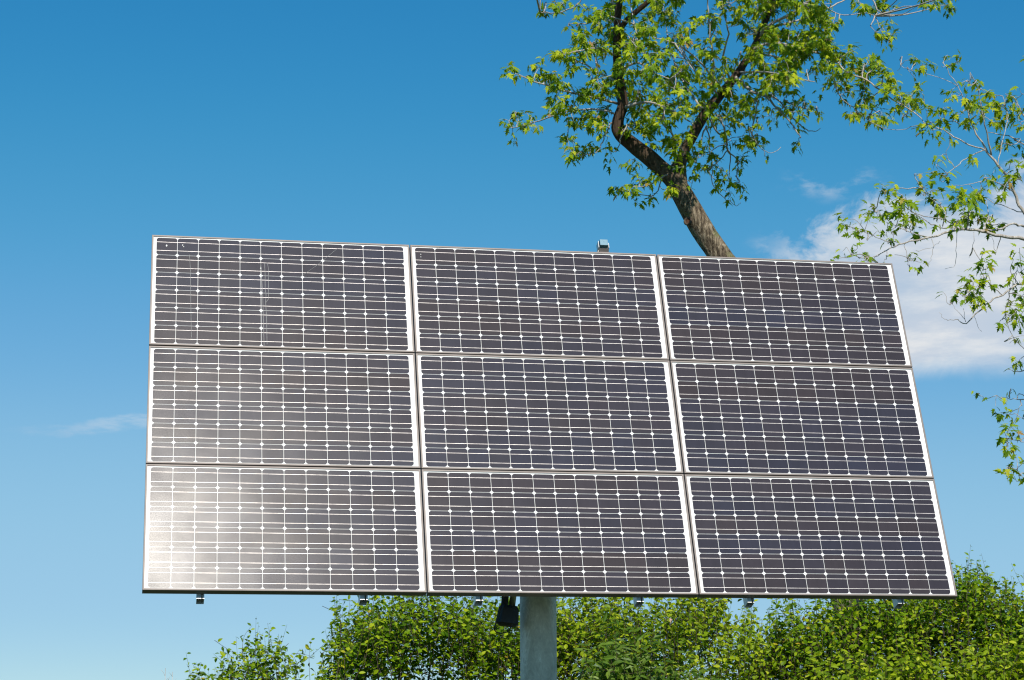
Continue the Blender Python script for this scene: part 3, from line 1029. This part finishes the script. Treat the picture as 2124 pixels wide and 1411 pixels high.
# knot hole where a limb was cut, with its rim
b = MB()
kc = at(1427, 459, 24.0 - 21 * 24 / F)
kn = unit(np.array([-.30, -.85, .30]))
kx = unit(np.cross(kn, [0, 0, 1.0])); ky = np.cross(kx, kn)
ring = []
rs, rt = 7.2 * 24 / F, 2.6 * 24 / F
vv, ff = [], []
for i in range(18):
    th = 2 * math.pi * i / 18
    wob_ = 1 + .15 * mnoise.noise(Vector((math.cos(th) * 2, math.sin(th) * 2, 5)))
    c0 = kc + (kx * math.cos(th) + ky * math.sin(th) * 1.15) * rs * wob_
    e1 = kx * math.cos(th) + ky * math.sin(th)
    for j in range(8):
        ph = 2 * math.pi * j / 8
        vv.append(c0 + (e1 * math.cos(ph) + kn * math.sin(ph)) * rt * (1 + .2 * mnoise.noise(Vector((i * .7, j * .9, 1)))) - np.array(maple.location))
for i in range(18):
    for j in range(8):
        ff.append((i * 8 + j, ((i + 1) % 18) * 8 + j, ((i + 1) % 18) * 8 + (j + 1) % 8, i * 8 + (j + 1) % 8))
b.add(vv, ff, 0, True)
cen = [kc + (kx * math.cos(2 * math.pi * i / 18) + ky * math.sin(2 * math.pi * i / 18) * 1.15) * rs - kn * rt * .2 - np.array(maple.location) for i in range(18)]
b.add(cen, [tuple(range(18))], 1)
b.build('knot', [M_STEM, M_HEART], maple)

# --- the second maple, its trunk out of the picture on the right
TB = Tree(21.0, 9)
TB.branch([(2420, 1960, 0, 40), (2415, 1500, 0, 33), (2400, 1000, 0, 28), (2370, 750, 0, 24), (2310, 600, 0, 20), (2240, 480, 0, 14), (2180, 380, 0, 10), (2150, 250, .2, 8), (2160, 60, .4, 6), (2200, -100, .5, 4)], True, 5, .08)
TB.branch([(2390, 850, 0, 18), (2440, 600, .5, 14), (2470, 300, .8, 10), (2450, 0, 1, 6)], True, 5, .08)
BB = [
    [(2240, 600, -.1, 7), (2165, 500, -.3, 5.5), (2124, 444, -.5, 4.8), (2108, 409, -.5, 4.4), (2084, 361, -.6, 4), (2056, 325, -.6, 3.4), (2036, 294, -.6, 2.7), (2016, 262, -.6, 2.1), (2002, 215, -.6, 1.5), (1985, 175, -.6, 1.1), (1955, 130, -.6, .8)],
    [(2056, 322, -.6, 3), (2048, 278, -.7, 2.2), (2040, 250, -.8, 1.8), (2030, 190, -.9, 1.3), (2012, 150, -1, .9)],
    [(2056, 325, -.6, 2.6), (2035, 308, -.3, 2.2), (1989, 290, -.1, 2), (1957, 270, 0, 1.6), (1918, 258, .1, 1.3), (1880, 266, .2, 1), (1840, 268, .3, .8), (1800, 250, .4, .6)],
    [(2010, 258, -.6, 1.6), (1970, 252, -.4, 1.4), (1930, 255, -.3, 1.2), (1890, 268, -.2, 1)],
    [(1985, 178, -.6, 1.1), (1945, 160, -.4, .9), (1890, 145, -.3, .8), (1868, 135, -.2, .6)],
    [(2045, 310, -.6, 1.8), (2005, 330, -.9, 1.5), (1985, 345, -1, 1.3), (1965, 360, -1.1, 1)],
    [(2070, 340, -.6, 1.5), (2080, 290, -.3, 1.3), (2090, 240, -.1, 1.1), (2080, 200, 0, .8)],
    [(2124, 300, 0, 2), (2090, 282, .2, 1.6), (2050, 275, .3, 1.2)],
    [(2150, 280, .2, 3), (2124, 240, .2, 2.2), (2105, 205, .2, 1.5), (2085, 195, .2, 1)],
    [(2120, 440, -.5, 1.6), (2085, 430, -.3, 1.3), (2050, 415, -.1, 1.1), (2010, 382, 0, .8)],
    [(2105, 400, -.5, 1.6), (2060, 375, -.9, 1.3), (2010, 382, -1.2, 1), (1975, 385, -1.3, .7)],
    [(2320, 640, 0, 9), (2230, 540, -.5, 7), (2160, 503, -.8, 5.8), (2124, 494, -.9, 5.4), (2076, 490, -1, 4.9), (2036, 480, -1.05, 4.3), (1989, 476, -1.1, 3.8), (1929, 492, -1.2, 3), (1877, 504, -1.3, 2.4), (1838, 520, -1.4, 1.7), (1806, 535, -1.5, 1)],
    [(2124, 470, -.7, 3.5), (2100, 465, -.8, 3.2), (2070, 476, -.9, 2.8), (2040, 478, -1, 2.4), (1990, 474, -1.1, 2), (1950, 472, -1.0, 1.7), (1917, 456, -.9, 1.4), (1897, 444, -.9, 1)],
    [(1989, 476, -1.1, 2), (1960, 455, -1.4, 1.6), (1925, 450, -1.6, 1.3), (1890, 440, -1.7, 1)],
    [(1955, 470, -1.1, 1.7), (1960, 440, -1.1, 1.4), (1930, 410, -1, 1.1), (1912, 390, -1, .8)],
    [(2005, 474, -1.1, 2), (2010, 440, -1.3, 1.6), (2000, 410, -1.4, 1.2)], [(2040, 480, -1, 2), (2050, 450, -.9, 1.5), (2045, 415, -.8, 1)],
    [(1925, 492, -1.2, 1.5), (1880, 480, -1.1, 1.2), (1840, 455, -1, .9), (1815, 440, -1, .6)],
    [(1870, 505, -1.3, 1.3), (1835, 498, -1.3, 1.1), (1800, 485, -1.4, .9), (1770, 475, -1.4, .6)],
    [(1844, 516, -1.4, 1.1), (1825, 528, -1.3, .9), (1810, 540, -1.2, .7)], [(1840, 520, -1.4, 1), (1838, 535, -1.5, .9), (1831, 546, -1.5, .6)],
    [(1935, 490, -1.2, .9), (1936, 520, -1.2, .8), (1926, 545, -1.2, .6), (1912, 560, -1.2, .4)],
    [(1985, 478, -1.1, .9), (1983, 520, -1.1, .8), (1980, 550, -1.1, .7), (1960, 558, -1.1, .4)],
    [(1877, 505, -1.3, .9), (1880, 525, -1.3, .8), (1883, 548, -1.3, .6)], [(1900, 520, -1.3, .8), (1930, 515, -1.2, .6), (1950, 500, -1.2, .5)],
    [(2020, 482, -1.05, .8), (2018, 515, -1.1, .7), (2010, 535, -1.1, .5)],
    [(2300, 720, 0, 6), (2200, 610, -1.0, 4.5), (2124, 588, -1.4, 3.4), (2079, 611, -1.5, 2.8), (2045, 633, -1.6, 2.2), (2003, 669, -1.7, 1.6), (1981, 663, -1.7, 1), (1962, 664, -1.7, .7), (1948, 648, -1.7, .5)],
    [(2079, 612, -1.5, 1.5), (2060, 595, -1.6, 1.2), (2040, 580, -1.7, 1)], [(2045, 633, -1.6, 1.3), (2030, 620, -1.7, 1.1), (2010, 610, -1.8, .8)],
    [(2003, 668, -1.7, .9), (1990, 650, -1.8, .7), (1975, 630, -1.8, .5)], [(2003, 668, -1.7, .8), (1998, 640, -1.6, .6)], [(2020, 655, -1.7, .7), (2030, 680, -1.7, .5), (2036, 688, -1.7, .3)],
    [(2095, 602, -1.5, 1.5), (2090, 630, -1.4, 1.3), (2085, 660, -1.4, 1.1), (2105, 705, -1.3, 1), (2120, 720, -1.2, 1), (2135, 740, -1.2, .8)],
    [(2260, 720, -.6, 4), (2180, 790, -.9, 3), (2135, 825, -1, 2), (2110, 828, -1, 1.2), (2078, 824, -1, .7)],
    [(2220, 650, -.8, 4), (2165, 700, -1, 3), (2140, 760, -1.1, 2), (2115, 770, -1.1, 1.3), (2090, 766, -1.1, .8)],
    [(2180, 790, -.9, 2.5), (2150, 880, -1, 2), (2125, 910, -1, 1.4), (2100, 912, -1, 1), (2082, 908, -1, .6)],
    [(2150, 880, -1, 1.6), (2140, 950, -1, 1.3), (2125, 990, -1, 1), (2110, 975, -1, .7)],
]
for b_ in BB:
    b_ = [(x, y, z, r * .72) for x, y, z, r in b_]
    TB.branch(b_)
SPB = crop([
    (785, 335, 26, 16), (810, 360, 26, 22), (860, 310, 34, 26), (890, 345, 45, 34), (920, 390, 32, 26), (850, 380, 36, 14),
    (1000, 330, 20, 14), (1050, 297, 36, 14), (1080, 320, 30, 30), (1115, 375, 32, 26), (1125, 420, 26, 22), (1185, 465, 36, 20), (1140, 450, 14, 14),
    (940, 520, 46, 30), (900, 550, 48, 36), (960, 580, 56, 44), (1000, 550, 46, 18), (990, 610, 46, 38), (930, 640, 40, 30), (1000, 670, 40, 24), (960, 680, 26, 20),
    (1090, 500, 40, 34), (1110, 545, 46, 40), (1150, 580, 46, 46), (1090, 590, 40, 44), (1150, 640, 28, 36), (1210, 610, 46, 40), (1180, 560, 50, 40),
    (1265, 510, 36, 30), (1270, 560, 50, 32), (1330, 510, 34, 32), (1370, 540, 32, 20), (1300, 570, 40, 26), (1400, 580, 36, 32), (1400, 640, 40, 42), (1370, 690, 30, 26), (1415, 490, 14, 20), (1330, 620, 40, 26),
    (1150, 740, 32, 20), (1095, 765, 34, 20), (1235, 715, 26, 22), (1300, 745, 30, 26), (1350, 760, 40, 26), (1385, 740, 30, 30), (1160, 850, 34, 18), (1010, 800, 28, 20), (955, 850, 28, 30), (1020, 915, 24, 20), (980, 940, 20, 18),
    (845, 910, 18, 14), (910, 970, 34, 34), (890, 1020, 40, 28), (680, 985, 26, 24), (735, 985, 36, 30), (780, 1015, 36, 20), (630, 1075, 32, 18), (660, 1095, 30, 16), (750, 1100, 40, 30), (790, 1070, 50, 32), (770, 1130, 46, 36), (830, 1060, 36, 26), (840, 1180, 40, 20), (800, 1190, 30, 24), (710, 1170, 24, 24), (730, 1215, 26, 16), (850, 1130, 26, 22),
    (1070, 980, 50, 36), (1060, 1040, 45, 40), (1000, 1060, 36, 20), (940, 1080, 36, 40), (1150, 1050, 60, 44), (1190, 1080, 52, 46), (1200, 1150, 58, 44), (1150, 1120, 60, 44), (1090, 1130, 46, 34), (1080, 1160, 46, 26), (1240, 1160, 28, 36),
    (1345, 880, 36, 30), (1380, 910, 36, 30), (1330, 960, 30, 30), (1410, 940, 30, 40), (1210, 930, 36, 20), (1230, 960, 30, 26), (1200, 975, 26, 14),
    (525, 1190, 28, 30), (545, 1225, 26, 20), (590, 1195, 32, 28), (640, 1225, 34, 22), (600, 1265, 32, 16), (720, 1265, 16, 14),
    (490, 1345, 30, 26), (510, 1330, 18, 16), (585, 1330, 18, 12), (580, 1362, 28, 10), (625, 1358, 22, 14), (812, 1360, 16, 16), (815, 1395, 16, 16),
], 1560, 0, 2.52)
SPB += crop([
    (980, 290, 30, 34), (1000, 320, 34, 34), (1015, 350, 34, 34), (900, 420, 36, 30), (940, 420, 50, 40), (930, 460, 45, 40), (970, 470, 40, 32), (885, 455, 24, 24), (825, 500, 22, 12),
    (1050, 240, 15, 12), (1155, 255, 32, 16), (1150, 320, 45, 30), (1120, 345, 24, 24), (1170, 330, 20, 30), (1110, 510, 34, 26), (1125, 550, 46, 34), (1065, 580, 30, 28), (1170, 560, 26, 40), (1140, 545, 40, 36), (1175, 460, 18, 40),
    (1085, 680, 24, 26), (1120, 710, 20, 10), (1160, 770, 30, 26), (1080, 800, 26, 16), (1120, 905, 24, 18), (1160, 930, 26, 18), (1050, 940, 28, 18), (1160, 1010, 32, 36), (1170, 1050, 22, 26), (1105, 1130, 32, 20), (1100, 1195, 34, 26), (1170, 1170, 24, 44), (1100, 1290, 32, 24), (1150, 1305, 26, 18), (1160, 1335, 20, 20),
    (620, 270, 16, 16), (630, 330, 18, 18),
], 1620, 420, 2.351)
for x, y, rx, ry in SPB:
    if r_.random() < (.90 if y > 330 else .74): TB.spray(x, y, rx * .82, ry * .82, 1.0, spread=.25)
for _ in range(120):
    TB.spray(r_.uniform(2150, 2700), r_.gauss(350, 330), 26, 20, 1.0, depth=r_.gauss(.2, 1.2))
maple2 = tag(empty('maple_tree', at(2420, 1960, 21.0) * [1, 1, 0]), 'thin-leaved maple reaching in from the right edge with bare grey twigs against the white cloud', 'tree', 'maple trees beyond the array')
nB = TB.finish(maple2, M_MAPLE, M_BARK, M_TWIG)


# ------------------------------------------------------------------ shrubs along the bottom
def interp(P, x):
    xs = [q[0] for q in P]; ys = [q[1] for q in P]
    return np.interp(x, xs, ys)


def shrub(prof, Y0, depth, n_shoot, label, seed, leaf=.059, mleaf=None, tmpl=(OV_V, OV_F), width=(.85, 1.1), name='shrub', lower=.45, spike=.15, group='leafy shrubs behind the array'):
    r = np.random.default_rng(seed)
    x0, x1 = prof[0][0], prof[-1][0]
    xm = (x0 + x1) / 2
    root = empty(name, at(xm, 1700, Y0) * [1, 1, 0])
    off = np.array(root.location)
    tag(root, label, 'shrub', group)
    stems = MB()
    shoots = MB()
    tips = []
    P, T_, Nn, S_ = [], [], [], []
    hw = (x1 - x0) / 2
    n_shoot = int(n_shoot * 4.3)
    for k in range(n_shoot):
        x = r.uniform(x0, x1)
        dz = r.uniform(-1, 1) * depth
        Y = Y0 + dz
        xe = (x - xm) / hw
        # outline read at this place; the crown also rounds off front and back
        ztop = at(x, interp(prof, x), Y)[2] - .22 * (dz / depth) ** 2 - .02
        if r.random() > lower:
            z = ztop - abs(r.normal(0, .40)) + .05
        else:
            z = ztop - r.uniform(.55, max(.6, ztop - .25))
        tip = np.array([at(x, 1300, Y)[0], Y, z])
        # foliage gathers in clumps with gaps between them
        if mnoise.noise(Vector(tip * 2.0 + seed)) + .5 * mnoise.noise(Vector(tip * 5.5 + seed)) < r.uniform(-.30, .12): continue
        ln = r.uniform(.26, .54)
        if z > ztop - .08 and r.random() < .65:
            up = abs(r.normal(0, spike)); tip[2] += up; ln += .06 + up
            dirn = unit(np.array([xe * .2, 0, 1]) + r.normal(0, .16, 3))
        else:
            dirn = unit(np.array([xe * .35, dz / depth * .35, .9]) + r.normal(0, .42, 3))
        a = tip - dirn * ln
        m_ = (a + tip) / 2 + r.normal(0, .025, 3)
        Q = spline([a, m_, tip], 3)
        shoots.tube(Q - off, np.linspace(.0024, .0009, len(Q)), 3, cap=False)
        tips.append(a)
        nl = int(ln / .041 * r.uniform(.8, 1.15))
        ph = r.uniform(0, 6.28)
        e1 = unit(np.cross(dirn, [.3, 1, .1])); e2 = np.cross(dirn, e1)
        for j in range(nl):
            f_ = (j + .6) / nl
            i_ = f_ * (len(Q) - 1); i0 = int(min(i_, len(Q) - 2)); q = Q[i0] + (Q[i0 + 1] - Q[i0]) * (i_ - i0)
            ph += 2.4 + r.normal(0, .3)
            o = e1 * math.cos(ph) + e2 * math.sin(ph)
            tipd = o * .8 + dirn * r.uniform(.1, .7) + np.array([0, 0, -.35]) * r.uniform(0, 1.4) + r.normal(0, .2, 3)
            nr = np.array([0, 0, .30]) + SUNV * .95 + dirn * .15 + r.normal(0, .45, 3)
            P.append(q + o * .006); T_.append(tipd); Nn.append(nr)
            S_.append(leaf * r.uniform(.72, 1.15) * (1 - .35 * max(0, f_ - .8) / .2))
    P, T_, Nn, S_ = map(np.array, (P, T_, Nn, S_))
    # woody stems from the ground up into the crown
    tips = np.array(tips)
    for k in range(max(6, n_shoot // 90)):
        e = tips[r.integers(len(tips))]
        b0 = off + np.array([(e[0] - off[0]) * .55 + r.normal(0, .08), r.normal(0, .15), 0])
        mid = (b0 + e) / 2 + np.array([(e[0] - off[0]) * .12, 0, .1]) + r.normal(0, .08, 3)
        Q = spline([b0, mid, e], 5)
        stems.tube(Q - off, np.linspace(r.uniform(.014, .026), .004, len(Q)), 6, cap=False)
    n0 = len(stems.v)
    stems.add(shoots.v, shoots.f, 0, True)
    stems.build('stems', M_STEM, root)
    V, T2 = leaves(tmpl[0], tmpl[1], P - off, T_, Nn, S_, r.uniform(*width, len(P)), r.uniform(-.05, .32, len(P)))
    np_mesh('foliage', V, T2, mleaf or M_SHRUB, root)
    return len(P)


nl = 0
nl += shrub([(366, 1440), (388, 1390), (425, 1372), (450, 1352), (475, 1346), (490, 1362), (505, 1330), (520, 1300), (535, 1296), (550, 1318), (575, 1330), (592, 1332), (605, 1345), (625, 1342), (645, 1335), (662, 1345), (690, 1375), (720, 1440)],
            18.8, 0.46, 260, 'low sparse shrub at the lower left with open sky around its thin tips', 33, spike=.09, lower=.30)
nl += shrub([(655, 1400), (672, 1345), (682, 1300), (700, 1272), (722, 1258), (745, 1243), (775, 1232), (820, 1215), (880, 1205), (930, 1212), (985, 1230), (1010, 1248), (1040, 1240), (1070, 1236), (1110, 1250), (1130, 1300)],
            18.2, 0.74, 760, 'dense round-leaved bush behind the black motor box, left of the steel post', 22)
nl += shrub([(1065, 1330), (1085, 1262), (1130, 1240), (1180, 1226), (1240, 1236), (1300, 1222), (1370, 1212), (1440, 1206), (1500, 1216), (1545, 1238), (1562, 1262), (1580, 1310), (1600, 1370)],
            18.6, 0.84, 860, 'broad dense bush just right of the steel post with a small pink flower head', 23, mleaf=M_SHRUB_PALE, leaf=.060)
nl += shrub([(1555, 1370), (1572, 1305), (1595, 1286), (1618, 1262), (1640, 1255), (1660, 1270), (1680, 1262), (1710, 1240), (1760, 1215), (1820, 1205), (1870, 1212), (1900, 1260), (1925, 1330)],
            19.0, 0.72, 640, 'bush under the right part of the array beside a notch of open sky', 24)
nl += shrub([(1840, 1330), (1868, 1240), (1900, 1190), (1930, 1160), (1950, 1150), (1975, 1140), (1995, 1152), (2010, 1142), (2030, 1140), (2042, 1152), (2058, 1182), (2068, 1230), (2085, 1205), (2098, 1192), (2106, 1225), (2130, 1290), (2150, 1340)],
            19.4, 0.74, 800, 'tallest bush, rising beside the lower right corner of the array', 25, spike=.06)
nl += shrub([(2075, 1330), (2092, 1262), (2108, 1215), (2122, 1196), (2150, 1180), (2200, 1190), (2260, 1230), (2300, 1330)],
            18.9, 0.60, 420, 'bush cut off by the right edge of the photo', 26)
# lower, nearer growth that closes the bottom of the picture
nl += shrub([(1150, 1430), (1190, 1385), (1250, 1335), (1300, 1318), (1350, 1330), (1400, 1345), (1450, 1380), (1490, 1440)],
            17.4, 0.42, 150, 'narrow-leaved young shrub in front of the broad bush right of the post', 27, leaf=.104, mleaf=M_NARROW, width=(.42, .6), lower=.3)
nl += shrub([(1640, 1440), (1690, 1385), (1760, 1362), (1830, 1345), (1900, 1352), (1960, 1340), (2030, 1345), (2100, 1330), (2180, 1350), (2220, 1440)],
            17.7, 0.48, 420, 'low bright green shrub along the bottom right edge of the photo', 28, leaf=.070, mleaf=M_SHRUB_PALE, lower=.3)

# pale pinkish seed head caught in the broad bush
b = MB()
fc = at(1391, 1285, 17.55)
rr = random.Random(8)
for k in range(9):
    a_ = 6.283 * k / 9 + rr.uniform(-.2, .2)
    rad_ = rr.uniform(.009, .017)
    e = Vector((math.cos(a_) * rad_, rr.uniform(-.008, .004), math.sin(a_) * rad_))
    c_ = Vector(fc)
    sdv = Vector((-math.sin(a_), 0, math.cos(a_))) * .0055
    b.add([c_, c_ + e * .6 + sdv, c_ + e, c_ + e * .6 - sdv], [(0, 1, 2, 3)])
    b.tube([c_ + Vector((0, .01, -.05)), c_ + e * .3], .0012, 4)
M_PINK = metal('dry_pink_petals', (.62, .42, .33), .8, 0, .2, 90)
sh = [o for o in bpy.data.objects if o.get('label', '').startswith('broad dense bush')][0]
b.v = [tuple(np.array(q) - np.array(sh.location)) for q in b.v]
b.build('seed_head', M_PINK, sh)

# bare dead stems at the lower left
for k, (px, top, ln, lab) in enumerate([(341, 1386, 2.4, 'bare dead stem at the lower left corner, nearer the frame edge'), (356, 1394, 2.3, 'shorter bare dead stem nearest the low sparse shrub')]):
    r = np.random.default_rng(50 + k)
    base_ = at(px - 8, 1700, 18.4) * [1, 1, 0]
    root = tag(empty('dead_stem', base_), lab, 'plant', 'bare dead stems')
    b = MB()
    tp = at(px + 2, top, 18.4)
    Q = spline([base_ * 1.0, (base_ + tp) / 2 + r.normal(0, .03, 3), tp], 6)
    b.tube(Q - base_, np.linspace(.010, .0018, len(Q)), 5)
    for j in range(7):
        q = Q[-1] + (Q[-3] - Q[-1]) * r.uniform(.05, 1.2)
        e = q + unit(np.array([r.choice([-1, 1]) * .6, r.normal(0, .4), .8])) * r.uniform(.03, .09)
        b.tube(np.array([q, (q + e) / 2 + r.normal(0, .004, 3), e]) - base_, [.0020, .0015, .001], 4)
    b.build('stem', M_TWIG, root)
print('leaves', nA, nB, nl)
